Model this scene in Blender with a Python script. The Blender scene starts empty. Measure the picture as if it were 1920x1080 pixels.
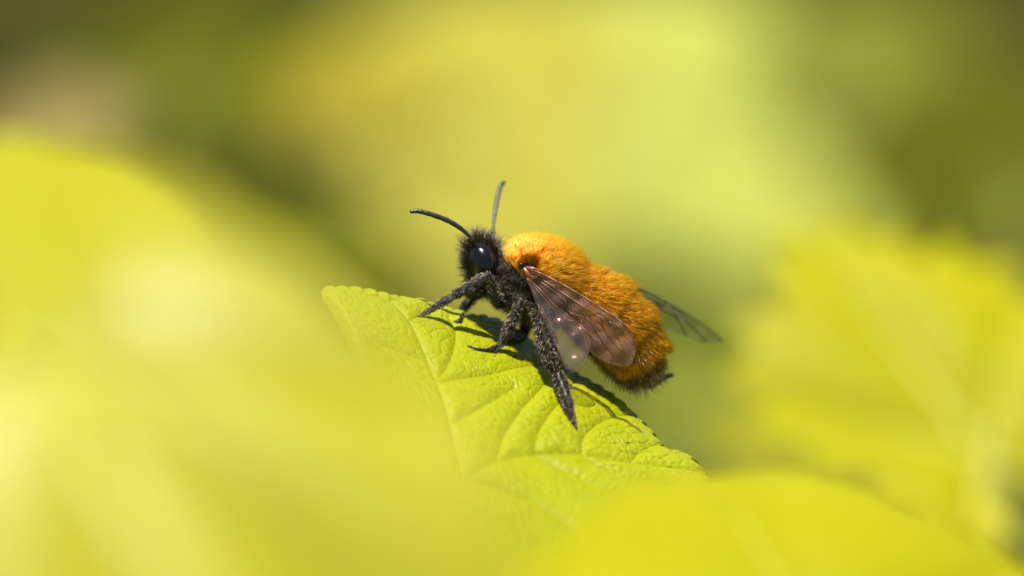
# Tawny mining bee on a lime-green currant leaf.  1 Blender unit = 1 cm.
import bpy, bmesh, math
import numpy as np
from mathutils import Vector, Matrix

sc = bpy.context.scene
sc.unit_settings.system = 'METRIC'
sc.unit_settings.scale_length = 0.01
rng = np.random.default_rng(11)

# ------------------------------------------------------------------ camera
PITCH = math.radians(18)
D = 24.5                       # cm from lens to bee
FRAME_W = 5.2                  # cm across the frame at the bee
S = FRAME_W / 1920.0           # cm per photograph pixel at the bee
RIGHT = np.array([1.0, 0, 0])
FWD = np.array([0, math.cos(PITCH), -math.sin(PITCH)])
UP = np.array([0, math.sin(PITCH), math.cos(PITCH)])
cam_d = bpy.data.cameras.new('camera')
cam = bpy.data.objects.new('camera', cam_d)
sc.collection.objects.link(cam)
cam_d.sensor_width = 36
cam_d.lens = 36 * D / FRAME_W
cam_d.clip_start = 0.5
cam_d.clip_end = 30000
cam.location = tuple(-FWD * D)
cam.rotation_euler = (math.pi / 2 - PITCH, 0, 0)
cam_d.dof.use_dof = True
cam_d.dof.focus_distance = D - 0.2
APERTURE = 1.0                 # cm, lens opening
cam_d.dof.aperture_fstop = cam_d.lens * 1e-3 / APERTURE
sc.camera = cam

# ------------------------------------------------------------------ light
sun_cam = np.array([-0.08, 0.91, -0.38])
sun_dir = sun_cam[0] * RIGHT + sun_cam[1] * UP + sun_cam[2] * FWD
sun_dir /= np.linalg.norm(sun_dir)
elev = math.asin(sun_dir[2])
world = bpy.data.worlds.new('World')
sc.world = world
world.use_nodes = True
wn = world.node_tree
sky = wn.nodes.new('ShaderNodeTexSky')
sky.sky_type = 'NISHITA'
sky.sun_disc = False
sky.sun_elevation = elev
sky.sun_rotation = math.atan2(sun_dir[0], sun_dir[1])
bg = wn.nodes['Background']
bg.inputs['Strength'].default_value = 0.07
wn.links.new(sky.outputs[0], bg.inputs['Color'])
sun_d = bpy.data.lights.new('sun', 'SUN')
sun_d.energy = 5.0
sun_d.angle = math.radians(0.53)
sun_d.color = (1.0, 0.93, 0.80)
sun = bpy.data.objects.new('sun', sun_d)
sc.collection.objects.link(sun)
sun.rotation_euler = Vector(tuple(sun_dir)).to_track_quat('Z', 'Y').to_euler()
sun.location = tuple(sun_dir * 60)
vs = sc.view_settings
vs.view_transform = 'Standard'
vs.look = 'None'
vs.exposure = 0.76
vs.gamma = 1.0
vs.use_curve_mapping = False
sc.cycles.max_bounces = 16
sc.cycles.diffuse_bounces = 12
sc.cycles.transmission_bounces = 14
sc.cycles.transparent_max_bounces = 24
sc.cycles.sample_clamp_indirect = 6

# ------------------------------------------------------------------ helpers
def C(px, py, w=0.0):
    """photo pixel + depth behind the focus plane -> lens-aligned cm coordinates"""
    k = (D + w) / D
    return np.array([(px - 960) * S * k, (540 - py) * S * k, w])

def world_of(P):
    P = np.asarray(P, float)
    return P[..., 0:1] * RIGHT + P[..., 1:2] * UP + P[..., 2:3] * FWD

def to_px(P):
    k = (D + P[..., 2]) / D
    return P[..., 0] / (S * k) + 960, 540 - P[..., 1] / (S * k)

def new_mesh(name, V, F, mat, smooth=True, cols=None):
    me = bpy.data.meshes.new(name)
    V = np.asarray(V, np.float32)
    if isinstance(F, np.ndarray):
        n, k = F.shape
        me.vertices.add(len(V)); me.vertices.foreach_set('co', V.ravel())
        me.loops.add(n * k); me.loops.foreach_set('vertex_index', F.astype(np.int32).ravel())
        me.polygons.add(n)
        me.polygons.foreach_set('loop_start', np.arange(0, n * k, k, dtype=np.int32))
        me.update(calc_edges=True)
    else:
        me.from_pydata([tuple(map(float, v)) for v in V], [], F)
    if smooth:
        me.polygons.foreach_set('use_smooth', np.ones(len(me.polygons), bool))
    if cols is not None:
        a = me.color_attributes.new('tint', 'FLOAT_COLOR', 'POINT')
        c4 = np.ones((len(V), 4), np.float32); c4[:, :3] = cols
        a.data.foreach_set('color', c4.ravel())
    me.materials.append(mat)
    me.update()
    return me

def add(name, me, parent=None, **props):
    o = bpy.data.objects.new(name, me)
    sc.collection.objects.link(o)
    if parent is not None:
        o.parent = parent
    for k, v in props.items():
        o[k] = v
    return o

def thing(name, label, cat, loc=(0, 0, 0), group=None):
    o = bpy.data.objects.new(name, None)
    sc.collection.objects.link(o)
    o.location = tuple(map(float, loc)); o.empty_display_size = 0.2
    o['label'] = label; o['category'] = cat
    if group: o['group'] = group
    return o

def catmull(P, n):
    P = np.asarray(P, float)
    if len(P) < 3:
        t = np.linspace(0, 1, n)[:, None]
        return P[0] * (1 - t) + P[-1] * t
    Q = np.vstack([2 * P[0] - P[1], P, 2 * P[-1] - P[-2]])
    seg = np.linspace(0, len(P) - 1, n)
    i = np.minimum(seg.astype(int), len(P) - 2); t = (seg - i)[:, None]
    p0, p1, p2, p3 = Q[i], Q[i + 1], Q[i + 2], Q[i + 3]
    return 0.5 * (2 * p1 + (p2 - p0) * t + (2 * p0 - 5 * p1 + 4 * p2 - p3) * t ** 2 + (3 * p1 - p0 - 3 * p2 + p3) * t ** 3)

def bezier(p0, p1, p2, p3, n):
    t = np.linspace(0, 1, n)[:, None]
    return (1 - t) ** 3 * p0 + 3 * (1 - t) ** 2 * t * p1 + 3 * (1 - t) * t * t * p2 + t ** 3 * p3

def frames(P):
    T = np.gradient(P, axis=0); T /= np.linalg.norm(T, axis=1, keepdims=True) + 1e-12
    ref = np.array([0.13, 0.21, 1.0]); ref /= np.linalg.norm(ref)
    N = ref - T * (T @ ref)[:, None]; N /= np.linalg.norm(N, axis=1, keepdims=True) + 1e-12
    return T, N, np.cross(T, N)

def tube(P, R, nring=None, k=12, flat=None):
    """closed tapered tube; P control points (3D), R radii; returns V, F(list)"""
    n = nring or max(6, 6 * len(P))
    PR = catmull(np.hstack([np.asarray(P, float), np.asarray(R, float)[:, None]]), n)
    Q, r = PR[:, :3], np.maximum(PR[:, 3], 1e-4)
    T, N, Bn = frames(Q)
    a = np.linspace(0, 2 * np.pi, k, endpoint=False)
    fl = 1.0 if flat is None else flat
    V = Q[:, None] + r[:, None, None] * (np.cos(a)[None, :, None] * N[:, None] * fl + np.sin(a)[None, :, None] * Bn[:, None])
    V = V.reshape(-1, 3)
    F = [(i * k + j, i * k + (j + 1) % k, (i + 1) * k + (j + 1) % k, (i + 1) * k + j) for i in range(n - 1) for j in range(k)]
    V = np.vstack([V, Q[0] - T[0] * r[0] * .6, Q[-1] + T[-1] * r[-1] * .6])
    m = n * k
    F += [(m, (j + 1) % k, j) for j in range(k)]
    F += [(m + 1, (n - 1) * k + j, (n - 1) * k + (j + 1) % k) for j in range(k)]
    return V, F

def ellipsoid(c, A, nu=28, nv=18):
    """A: 3 semi-axis row vectors"""
    th = np.linspace(0, np.pi, nv + 1)[1:-1]; ph = np.linspace(0, 2 * np.pi, nu, endpoint=False)
    U = np.stack([np.outer(np.sin(th), np.cos(ph)), np.outer(np.sin(th), np.sin(ph)), np.outer(np.cos(th), np.ones(nu))], -1).reshape(-1, 3)
    U = np.vstack([U, [0, 0, 1], [0, 0, -1]])
    V = np.asarray(c) + U @ np.asarray(A)
    F = []
    for i in range(nv - 2):
        for j in range(nu):
            F.append((i * nu + j, (i + 1) * nu + j, (i + 1) * nu + (j + 1) % nu, i * nu + (j + 1) % nu))
    top, bot, l = len(U) - 2, len(U) - 1, (nv - 2) * nu
    F += [(top, j, (j + 1) % nu) for j in range(nu)] + [(bot, l + (j + 1) % nu, l + j) for j in range(nu)]
    return V, F

def join(parts):
    V, F, o = [], [], 0
    for v, f in parts:
        V.append(v); F += [tuple(i + o for i in q) for q in f]; o += len(v)
    return np.vstack(V), F

# ------------------------------------------------------------------ materials
def mat_new(name):
    m = bpy.data.materials.new(name); m.use_nodes = True
    m.node_tree.nodes.clear()
    return m, m.node_tree.nodes, m.node_tree.links

def leaf_mat(name, base, light, rough=0.45, trans=0.33, scale=6.0, bump=0.4, spec=0.5, patch=0.5, dry=None):
    m, N, L = mat_new(name)
    out = N.new('ShaderNodeOutputMaterial'); mix = N.new('ShaderNodeMixShader'); p = N.new('ShaderNodeBsdfPrincipled')
    tr = N.new('ShaderNodeBsdfTranslucent'); tc = N.new('ShaderNodeTexCoord')
    n1 = N.new('ShaderNodeTexNoise'); n1.inputs['Scale'].default_value = scale * .35; n1.inputs['Detail'].default_value = 5
    n2 = N.new('ShaderNodeTexNoise'); n2.inputs['Scale'].default_value = scale * 9; n2.inputs['Detail'].default_value = 3
    ramp = N.new('ShaderNodeMapRange'); ramp.inputs['From Min'].default_value = .35; ramp.inputs['From Max'].default_value = .65
    mx = N.new('ShaderNodeMix'); mx.data_type = 'RGBA'
    mx.inputs['A'].default_value = (*base, 1); mx.inputs['B'].default_value = (*light, 1)
    mx2 = N.new('ShaderNodeMix'); mx2.data_type = 'RGBA'; mx2.blend_type = 'MULTIPLY'
    r2 = N.new('ShaderNodeMapRange'); r2.inputs['To Min'].default_value = .78; r2.inputs['To Max'].default_value = 1.2
    L.new(tc.outputs['Object'], n1.inputs['Vector']); L.new(tc.outputs['Object'], n2.inputs['Vector'])
    L.new(n1.outputs['Fac'], ramp.inputs['Value']); L.new(ramp.outputs['Result'], mx.inputs['Factor'])
    L.new(n2.outputs['Fac'], r2.inputs['Value'])
    mx2.inputs['Factor'].default_value = patch
    L.new(mx.outputs['Result'], mx2.inputs['A']); L.new(r2.outputs['Result'], mx2.inputs['B'])
    col = mx2.outputs['Result']
    L.new(col, p.inputs['Base Color']); L.new(col, tr.inputs['Color'])
    v = N.new('ShaderNodeTexVoronoi'); v.feature = 'SMOOTH_F1'; v.inputs['Scale'].default_value = scale * 6
    L.new(tc.outputs['Object'], v.inputs['Vector'])
    ad = N.new('ShaderNodeMath'); ad.operation = 'MULTIPLY_ADD'; ad.inputs[1].default_value = .5
    L.new(n2.outputs['Fac'], ad.inputs[0]); L.new(v.outputs['Distance'], ad.inputs[2])
    b = N.new('ShaderNodeBump'); b.inputs['Strength'].default_value = bump; b.inputs['Distance'].default_value = .012
    L.new(ad.outputs[0], b.inputs['Height'])
    L.new(b.outputs['Normal'], p.inputs['Normal'])
    p.inputs['Roughness'].default_value = rough; p.inputs['Specular IOR Level'].default_value = spec
    mix.inputs['Fac'].default_value = trans
    L.new(p.outputs[0], mix.inputs[1]); L.new(tr.outputs[0], mix.inputs[2]); L.new(mix.outputs[0], out.inputs['Surface'])
    return m

def simple_mat(name, col, rough=.5, spec=.5, noise=0.0, nscale=20, bump=0.0, coat=0.0):
    m, N, L = mat_new(name)
    out = N.new('ShaderNodeOutputMaterial'); p = N.new('ShaderNodeBsdfPrincipled'); tc = N.new('ShaderNodeTexCoord')
    nz = N.new('ShaderNodeTexNoise'); nz.inputs['Scale'].default_value = nscale; nz.inputs['Detail'].default_value = 4
    L.new(tc.outputs['Object'], nz.inputs['Vector'])
    r = N.new('ShaderNodeMapRange'); r.inputs['To Min'].default_value = 1 - noise; r.inputs['To Max'].default_value = 1 + noise
    L.new(nz.outputs['Fac'], r.inputs['Value'])
    mx = N.new('ShaderNodeMix'); mx.data_type = 'RGBA'; mx.blend_type = 'MULTIPLY'; mx.inputs['Factor'].default_value = 1
    mx.inputs['A'].default_value = (*col, 1); L.new(r.outputs['Result'], mx.inputs['B'])
    L.new(mx.outputs['Result'], p.inputs['Base Color'])
    b = N.new('ShaderNodeBump'); b.inputs['Strength'].default_value = bump; b.inputs['Distance'].default_value = .004
    L.new(nz.outputs['Fac'], b.inputs['Height']); L.new(b.outputs['Normal'], p.inputs['Normal'])
    p.inputs['Roughness'].default_value = rough; p.inputs['Specular IOR Level'].default_value = spec
    p.inputs['Coat Weight'].default_value = coat; p.inputs['Coat Roughness'].default_value = .08
    L.new(p.outputs[0], out.inputs['Surface'])
    return m

def hair_mat(name, trans=.4, gloss=.1, grough=.3, gcol=(1, 1, 1), clear=0.0):
    m, N, L = mat_new(name)
    out = N.new('ShaderNodeOutputMaterial'); at = N.new('ShaderNodeAttribute'); at.attribute_name = 'tint'
    d = N.new('ShaderNodeBsdfDiffuse'); t = N.new('ShaderNodeBsdfTranslucent'); g = N.new('ShaderNodeBsdfGlossy')
    g.inputs['Roughness'].default_value = grough; g.inputs['Color'].default_value = (*gcol, 1)
    m1 = N.new('ShaderNodeMixShader'); m1.inputs['Fac'].default_value = trans
    m2 = N.new('ShaderNodeMixShader'); m2.inputs['Fac'].default_value = gloss
    L.new(at.outputs['Color'], d.inputs['Color']); L.new(at.outputs['Color'], t.inputs['Color'])
    L.new(d.outputs[0], m1.inputs[1]); L.new(t.outputs[0], m1.inputs[2])
    L.new(m1.outputs[0], m2.inputs[1]); L.new(g.outputs[0], m2.inputs[2])
    if clear > 0:
        tp = N.new('ShaderNodeBsdfTransparent'); tp.inputs['Color'].default_value = (1, .9, .6, 1)
        m3 = N.new('ShaderNodeMixShader'); m3.inputs['Fac'].default_value = clear
        L.new(m2.outputs[0], m3.inputs[1]); L.new(tp.outputs[0], m3.inputs[2]); L.new(m3.outputs[0], out.inputs['Surface'])
    else:
        L.new(m2.outputs[0], out.inputs['Surface'])
    return m

def wing_mat(name, clear, haze, body=.16, gloss=.2, film=380):
    m, N, L = mat_new(name)
    out = N.new('ShaderNodeOutputMaterial'); tp = N.new('ShaderNodeBsdfTransparent'); tp.inputs['Color'].default_value = (*clear, 1)
    d = N.new('ShaderNodeBsdfDiffuse'); d.inputs['Color'].default_value = (*haze, 1)
    g = N.new('ShaderNodeBsdfPrincipled'); g.inputs['Base Color'].default_value = (.03, .02, .02, 1)
    g.inputs['Roughness'].default_value = .16; g.inputs['Specular IOR Level'].default_value = 1.0
    g.inputs['Thin Film Thickness'].default_value = film; g.inputs['Thin Film IOR'].default_value = 1.56
    tc = N.new('ShaderNodeTexCoord'); nz = N.new('ShaderNodeTexNoise'); nz.inputs['Scale'].default_value = 9; nz.inputs['Detail'].default_value = 3
    L.new(tc.outputs['Object'], nz.inputs['Vector'])
    b = N.new('ShaderNodeBump'); b.inputs['Strength'].default_value = .5; b.inputs['Distance'].default_value = .02
    L.new(nz.outputs['Fac'], b.inputs['Height']); L.new(b.outputs['Normal'], g.inputs['Normal'])
    m1 = N.new('ShaderNodeMixShader'); m1.inputs['Fac'].default_value = body
    m2 = N.new('ShaderNodeMixShader'); m2.inputs['Fac'].default_value = gloss
    L.new(tp.outputs[0], m1.inputs[1]); L.new(d.outputs[0], m1.inputs[2])
    L.new(m1.outputs[0], m2.inputs[1]); L.new(g.outputs[0], m2.inputs[2]); L.new(m2.outputs[0], out.inputs['Surface'])
    return m

M_LEAF = leaf_mat('leaf_lime', (.345, .38, .004), (.40, .425, .005), rough=.42, trans=.3, scale=8, bump=.45, spec=.33)
M_VEIN = simple_mat('leaf_vein', (.46, .48, .06), .45, .5, .1, 14, .2)
M_STALK = simple_mat('leaf_stalk', (.30, .32, .05), .5, .4, .15, 8, .2)
M_CHITIN = simple_mat('black_chitin', (.012, .010, .009), .45, .45, .3, 60, .35)
M_EYE = simple_mat('eye_black', (.004, .004, .004), .2, .42, .1, 240, .16, 0.0)
M_ANT = simple_mat('antenna_black', (.02, .024, .022), .38, .55, .2, 50, .2)
M_TEG = simple_mat('wing_base_brown', (.22, .055, .018), .28, .6, .2, 40, .2)
M_VEINW = simple_mat('wing_vein_brown', (.12, .045, .022), .35, .5, .2, 40, .1)
M_VEINF = simple_mat('wing_vein_grey', (.05, .04, .03), .4, .5, .2, 40, .1)
M_FUR = hair_mat('orange_hair', .55, .09, .3, (1, .8, .45), .22)
M_BRIST = hair_mat('dark_hair', .25, .13, .3, (1, .88, .72))
M_WING = wing_mat('wing_membrane', (.95, .86, .79), (.66, .43, .37), .14, .10, 330)
M_WINGH = wing_mat('hind_wing_membrane', (.93, .91, .88), (.55, .5, .47), .04, .12, 420)
M_WINGF = wing_mat('far_wing_membrane', (.92, .92, .88), (.42, .42, .34), .07, .06, 400)

# ------------------------------------------------------------------ ground
GZ = -45.0
def ground_mat():
    m, N, L = mat_new('mossy_soil')
    out = N.new('ShaderNodeOutputMaterial'); p = N.new('ShaderNodeBsdfPrincipled'); tc = N.new('ShaderNodeTexCoord')
    n1 = N.new('ShaderNodeTexNoise'); n1.inputs['Scale'].default_value = .06; n1.inputs['Detail'].default_value = 6
    cr = N.new('ShaderNodeValToRGB')
    cr.color_ramp.elements[0].position = .38; cr.color_ramp.elements[0].color = (.035, .038, .002, 1)  # dark olive soil and moss, with the shade of the gaps put in
    cr.color_ramp.elements[1].position = .62; cr.color_ramp.elements[1].color = (.055, .058, .004, 1)
    L.new(tc.outputs['Object'], n1.inputs['Vector']); L.new(n1.outputs['Fac'], cr.inputs['Fac'])
    L.new(cr.outputs['Color'], p.inputs['Base Color']); p.inputs['Roughness'].default_value = .9; p.inputs['Specular IOR Level'].default_value = .1
    L.new(p.outputs[0], out.inputs['Surface'])
    return m
g = 12000.0
n = 60
gx = np.sign(np.linspace(-1, 1, n)) * np.abs(np.linspace(-1, 1, n)) ** 4 * g
X, Y = np.meshgrid(gx, gx)
Zg = GZ + 1.2 * np.sin(X * .07 + .4) * np.cos(Y * .06) * np.exp(-(X ** 2 + Y ** 2) / 4e5)
idx = np.arange(n * n).reshape(n, n)
F = np.stack([idx[:-1, :-1], idx[:-1, 1:], idx[1:, 1:], idx[1:, :-1]], -1).reshape(-1, 4)
add('ground', new_mesh('ground', np.stack([X, Y, Zg], -1).reshape(-1, 3), F, ground_mat()), kind='structure')

# ------------------------------------------------------------------ generic currant leaf (blurred ones)
def unit(v):
    v = np.asarray(v, float); return v / np.linalg.norm(v)

def make_leaf(name, label, px, py, w, rad_px, normal, roll, mat, aspect=1.0, cup=.12, lobes=5, lobe=.22, group=None, stalk=True, seed=0, jag=.035):
    """palmate leaf; rad_px in photo pixels at its depth; normal in lens coordinates; roll of its tip in degrees"""
    r_ = np.random.default_rng(seed)
    c = C(px, py, w); R = rad_px * S * (D + w) / D
    nrm = unit(normal)
    xa = unit(np.cross([0, 1, 0.001], nrm)); ya = np.cross(nrm, xa)
    cr, sr = math.cos(math.radians(roll)), math.sin(math.radians(roll))
    xa, ya = xa * cr + ya * sr, -xa * sr + ya * cr
    nt, nr = 180, 26
    th = np.linspace(-np.pi, np.pi, nt, endpoint=False)      # 0 = tip direction (ya)
    Rt = 1 - lobe + lobe * np.abs(np.cos(th * lobes / 2)) ** .8
    Rt *= 1 - .62 * np.exp(-((np.abs(th) - np.pi) / .28) ** 2)      # notch at the stalk
    Rt *= 1 + jag * (np.abs(((th * 3.5) % 1.0) - .5) * 2 - .5)
    Rt *= 1 + .06 * np.sin(th * 2 + r_.uniform(0, 6)) + .04 * np.sin(th * 3 + r_.uniform(0, 6))
    rho = np.linspace(0, 1, nr)
    A = (np.outer(rho, Rt * np.sin(th)) * R * aspect); Bq = (np.outer(rho, Rt * np.cos(th)) * R)
    # veins: one per lobe from the stalk notch
    base = np.array([0, -.33 * R])
    vein_th = [0] + [s * 2 * np.pi / lobes * k for k in range(1, lobes // 2 + 1) for s in (-1, 1)]
    ends = []
    for t in vein_th:
        rr = .93 * R * np.interp(t, th, Rt)
        ends.append(np.array([rr * math.sin(t) * aspect, rr * math.cos(t)]))
    dmin = np.full(A.shape, 1e9)
    for e in ends:
        d = e - base; l2 = d @ d
        t = np.clip(((A - base[0]) * d[0] + (Bq - base[1]) * d[1]) / l2, 0, 1)
        dmin = np.minimum(dmin, np.hypot(A - base[0] - t * d[0], Bq - base[1] - t * d[1]))
    def height(a, b, dm):
        q = (a * a + b * b) / R ** 2
        return -cup * R * q + .07 * R * (1 - np.exp(-dm / (.12 * R))) + .03 * R * np.sin(a / R * 4 + seed) * np.sin(b / R * 3.3 + seed * 2)
    H = height(A, Bq, dmin)
    V = c + A[..., None] * xa + Bq[..., None] * ya + H[..., None] * nrm
    V = V.reshape(-1, 3)
    i = np.arange(nr * nt).reshape(nr, nt)
    F = np.stack([i[:-1], np.roll(i, -1, 1)[:-1], np.roll(i, -1, 1)[1:], i[1:]], -1).reshape(-1, 4)
    bl = c + base[1] * ya + height(np.array(0.), np.array(base[1]), np.array(0.)) * nrm
    loc = world_of(bl)
    t = thing(name, label, 'leaf', loc, group)
    o = add('blade', new_mesh('blade', world_of(V) - loc, F, mat), t)
    sm = o.modifiers.new('thickness', 'SOLIDIFY'); sm.thickness = .012 * R; sm.offset = -1
    for k, e in enumerate(ends):
        q = np.linspace(0, 1, 7)[:, None]
        ab = base * (1 - q) + e * q
        P = c + ab[:, :1] * xa + ab[:, 1:] * ya + (height(ab[:, 0], ab[:, 1], np.zeros(7)) + .006 * R)[:, None] * nrm
        v, f = tube(world_of(P) - loc, np.linspace(.018, .006, 7) * R, 10, 6)
        add('midrib' if k == 0 else 'vein', new_mesh('vein', v, f, M_VEIN), t)
    if stalk:
        off = world_of(-ya * .5 * R - .1 * R * nrm)
        p1 = loc + off * 3; p1[2] = min(p1[2], loc[2] - .3 * R); foot = np.array([loc[0] + off[0] * 4, loc[1] + off[1] * 4 + 1.0, GZ - .3])
        P = bezier(loc, p1, np.array([p1[0], p1[1], (loc[2] + GZ) / 2]), foot, 16) - loc
        v, f = tube(P, np.linspace(.03, .05, 16) * max(R, 1.6), 32, 7)
        add('stalk', new_mesh('stalk', v, f, M_STALK), t)
    return t

# ------------------------------------------------------------------ the bee's leaf
TD = np.array([.88, -.475]); PD = np.array([-.475, -.88])      # along / down-slope on screen (y up)
K0 = 1.0
def leaf_w(h):
    return -.25 - 2.3 * h + .07 * np.log(np.cosh(np.clip(h / .1, -30, 30)))
def ah_of_px(px, py):
    """screen pixel -> (a,h) ignoring relief (perspective solved by iteration)"""
    px, py = np.asarray(px, float), np.asarray(py, float)
    w = np.full(px.shape, -.3)
    for _ in range(12):
        k = (D + w) / D
        x = (px - 960) * S * k - (700 - 960) * S; y = (540 - py) * S * k - (540 - 560) * S
        a, h = x * TD[0] + y * TD[1], x * PD[0] + y * PD[1]
        w = leaf_w(h)
    return a, h
def plane_pt(a, h):
    a, h = np.asarray(a, float), np.asarray(h, float)
    return np.stack([(700 - 960) * S + a * TD[0] + h * PD[0], (540 - 560) * S + a * TD[1] + h * PD[1], leaf_w(h)], -1)
def plane_n(h):
    k = 2.3 - .7 * np.tanh(np.asarray(h) / .1)
    v = np.stack([-k * PD[0], -k * PD[1], -np.ones_like(k)], -1)
    return v / np.linalg.norm(v, axis=-1, keepdims=True)

HS = 2.1          # stretch of h so that (a, HS*h) is roughly isometric on the blade
veins_px = [
    ([(870, 905), (842, 800), (815, 720), (792, 662), (762, 607), (725, 573), (672, 553), (622, 544)], .017, 'midrib'),
    ([(870, 905), (930, 868), (1000, 856), (1090, 859), (1180, 871), (1260, 884), (1318, 893)], .014, 'vein'),
    ([(870, 905), (960, 930), (1040, 972), (1120, 1040), (1190, 1120)], .014, 'vein'),
    ([(870, 905), (810, 880), (760, 820), (720, 760)], .012, 'vein'),
    ([(815, 720), (838, 690), (851, 650), (850, 622), (838, 602)], .008, 'vein'),
    ([(822, 722), (870, 712), (920, 706), (965, 696), (1010, 690)], .008, 'vein'),
    ([(842, 800), (890, 775), (930, 752), (960, 735)], .008, 'vein'),
    ([(762, 607), (785, 598), (808, 585), (818, 574)], .006, 'vein'),
    ([(800, 680), (760, 668), (725, 655), (700, 650)], .006, 'vein'),
    ([(1000, 857), (1006, 820), (1030, 780), (1060, 745), (1078, 715)], .008, 'vein'),
    ([(1088, 859), (1091, 826), (1118, 800), (1155, 786), (1190, 785)], .008, 'vein'),
    ([(1180, 871), (1200, 850), (1235, 838), (1258, 845)], .006, 'vein'),
    ([(930, 868), (945, 820), (975, 775), (1003, 745), (1040, 700)], .007, 'vein'),
    ([(1090, 860), (1150, 895), (1210, 915), (1270, 920)], .007, 'vein'),
    ([(1000, 856), (1080, 905), (1160, 945), (1230, 960)], .007, 'vein'),
    ([(725, 573), (745, 566), (762, 559)], .005, 'vein'),
]
vein_ah = []
for pts, r, nm in veins_px:
    q = catmull(np.array(pts), 10 * len(pts))
    a, h = ah_of_px(q[:, 0], q[:, 1])
    vein_ah.append(np.stack([a, h], -1))
segs = np.vstack([np.hstack([v[:-1] * [1, HS], v[1:] * [1, HS]]) for v in vein_ah])
def vein_dist(a, h):
    a = np.atleast_1d(a).ravel(); b = np.atleast_1d(h).ravel() * HS
    out = np.full(a.shape, 1e9)
    for x0, y0, x1, y1 in segs:
        dx, dy = x1 - x0, y1 - y0
        t = np.clip(((a - x0) * dx + (b - y0) * dy) / (dx * dx + dy * dy + 1e-12), 0, 1)
        out = np.minimum(out, (a - x0 - t * dx) ** 2 + (b - y0 - t * dy) ** 2)
    return np.sqrt(out)
lr = np.random.default_rng(5)
cells = np.stack([lr.uniform(-.5, 2.3, 2600), lr.uniform(-.6, 2.6, 2600)], -1)
def relief(a, h):
    a = np.atleast_1d(a).ravel(); h = np.atleast_1d(h).ravel(); b = h * HS
    d = vein_dist(a, h)
    z = .023 * (1 - np.exp(-(d / .034)))
    z += .011 * np.sin(a * 7 + 1.0) * np.sin(b * 6 + .6)
    # fine net of veinlets: ridge-to-groove distance between the two nearest cells
    F1 = np.empty(len(a)); F2 = np.empty(len(a))
    for s in range(0, len(a), 4000):
        e = min(len(a), s + 4000)
        aw = a[s:e] + .03 * np.sin(b[s:e] * 23); bw = b[s:e] + .03 * np.sin(a[s:e] * 19)
        dd = ((aw[:, None] - cells[:, 0]) * 1.25) ** 2 + ((bw[:, None] - cells[:, 1]) * .9) ** 2
        p = np.partition(dd, 1, axis=1)
        F1[s:e] = np.sqrt(p[:, 0]); F2[s:e] = np.sqrt(p[:, 1])
    z += .0055 * (1 - np.exp(-(F2 - F1) / .02)) * np.clip(d / .04, 0, 1)
    return z
def leaf_pt(px, py, lift=0.0):
    """point of the blade's real (relief) surface seen at a pixel"""
    tx, ty = float(px), float(py)
    qx, qy = tx, ty
    for _ in range(8):
        a, h = ah_of_px(np.array([qx]), np.array([qy]))
        P = plane_pt(a, h) + plane_n(h) * (relief(a, h) + lift)[:, None]
        x, y = to_px(P)
        qx += tx - x[0]; qy += ty - y[0]
    return P[0]

outline = [(606, 541), (632, 536), (665, 538), (700, 545), (735, 552), (756, 553), (768, 557), (800, 563), (838, 578), (862, 585), (872, 591), (900, 592),
           (940, 602), (975, 620), (1000, 642), (1016, 656), (1040, 668), (1075, 692), (1110, 716), (1150, 744), (1190, 776), (1225, 812), (1252, 842), (1266, 852),
           (1290, 856), (1312, 872), (1328, 893), (1335, 915), (1330, 945), (1310, 985), (1280, 1020), (1270, 1060), (1250, 1130), (1190, 1180),
           (1100, 1180), (1000, 1150), (920, 1090), (870, 1000), (850, 960), (815, 955), (765, 930), (715, 850), (690, 780), (700, 740), (680, 690), (655, 630), (628, 580)]
oq = np.array(outline + outline[:1], float)
seg_n = []
for k in range(len(outline)):
    L_ = np.linalg.norm(oq[k + 1] - oq[k])
    seg_n.append(int(max(4, L_ / (1.6 if k < 27 else 8))))
pts = []
closed = np.vstack([oq[-2], oq, oq[1]])
for k in range(len(outline)):
    p0, p1, p2, p3 = closed[k], closed[k + 1], closed[k + 2], closed[k + 3]
    t = np.linspace(0, 1, seg_n[k], endpoint=False)[:, None]
    pts.append(0.5 * (2 * p1 + (p2 - p0) * t + (2 * p0 - 5 * p1 + 4 * p2 - p3) * t ** 2 + (3 * p1 - p0 - 3 * p2 + p3) * t ** 3))
pts = np.vstack(pts)
oa, oh = ah_of_px(pts[:, 0], pts[:, 1])
ca, ch = ah_of_px(np.array([900.]), np.array([850.]))
cum = np.concatenate([[0], np.cumsum(np.hypot(np.diff(oa), np.diff(oh) * HS))])
saw = (cum / .075) % 1.0
ser = 1 + .022 * (saw ** 1.5 - .5)
oa, oh = ca[0] + (oa - ca[0]) * ser, ch[0] + (oh - ch[0]) * ser
nr = 230
rho = np.linspace(0, 1, nr) ** .75
Ag = ca[0] + np.outer(rho, oa - ca[0]); Hg = ch[0] + np.outer(rho, oh - ch[0])
Zr = relief(Ag, Hg).reshape(Ag.shape)
edge = np.clip((1 - rho) / .06, 0, 1)[:, None]
Zr = Zr * (.35 + .65 * edge) - .03 * (1 - edge) ** 2
PV = plane_pt(Ag, Hg) + plane_n(Hg) * Zr[..., None]
no = len(oa)
ii = np.arange(nr * no).reshape(nr, no)
F = np.stack([ii[:-1], ii[1:], np.roll(ii, -1, 1)[1:], np.roll(ii, -1, 1)[:-1]], -1).reshape(-1, 4)
base_c = plane_pt(*ah_of_px(np.array([870.]), np.array([905.])))[0]
lloc = world_of(base_c)
leaf = thing('currant_leaf', 'lime green veined leaf in sharp focus under the orange bee', 'leaf', lloc)
o = add('blade', new_mesh('blade', world_of(PV.reshape(-1, 3)) - lloc, F, M_LEAF), leaf)
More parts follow.
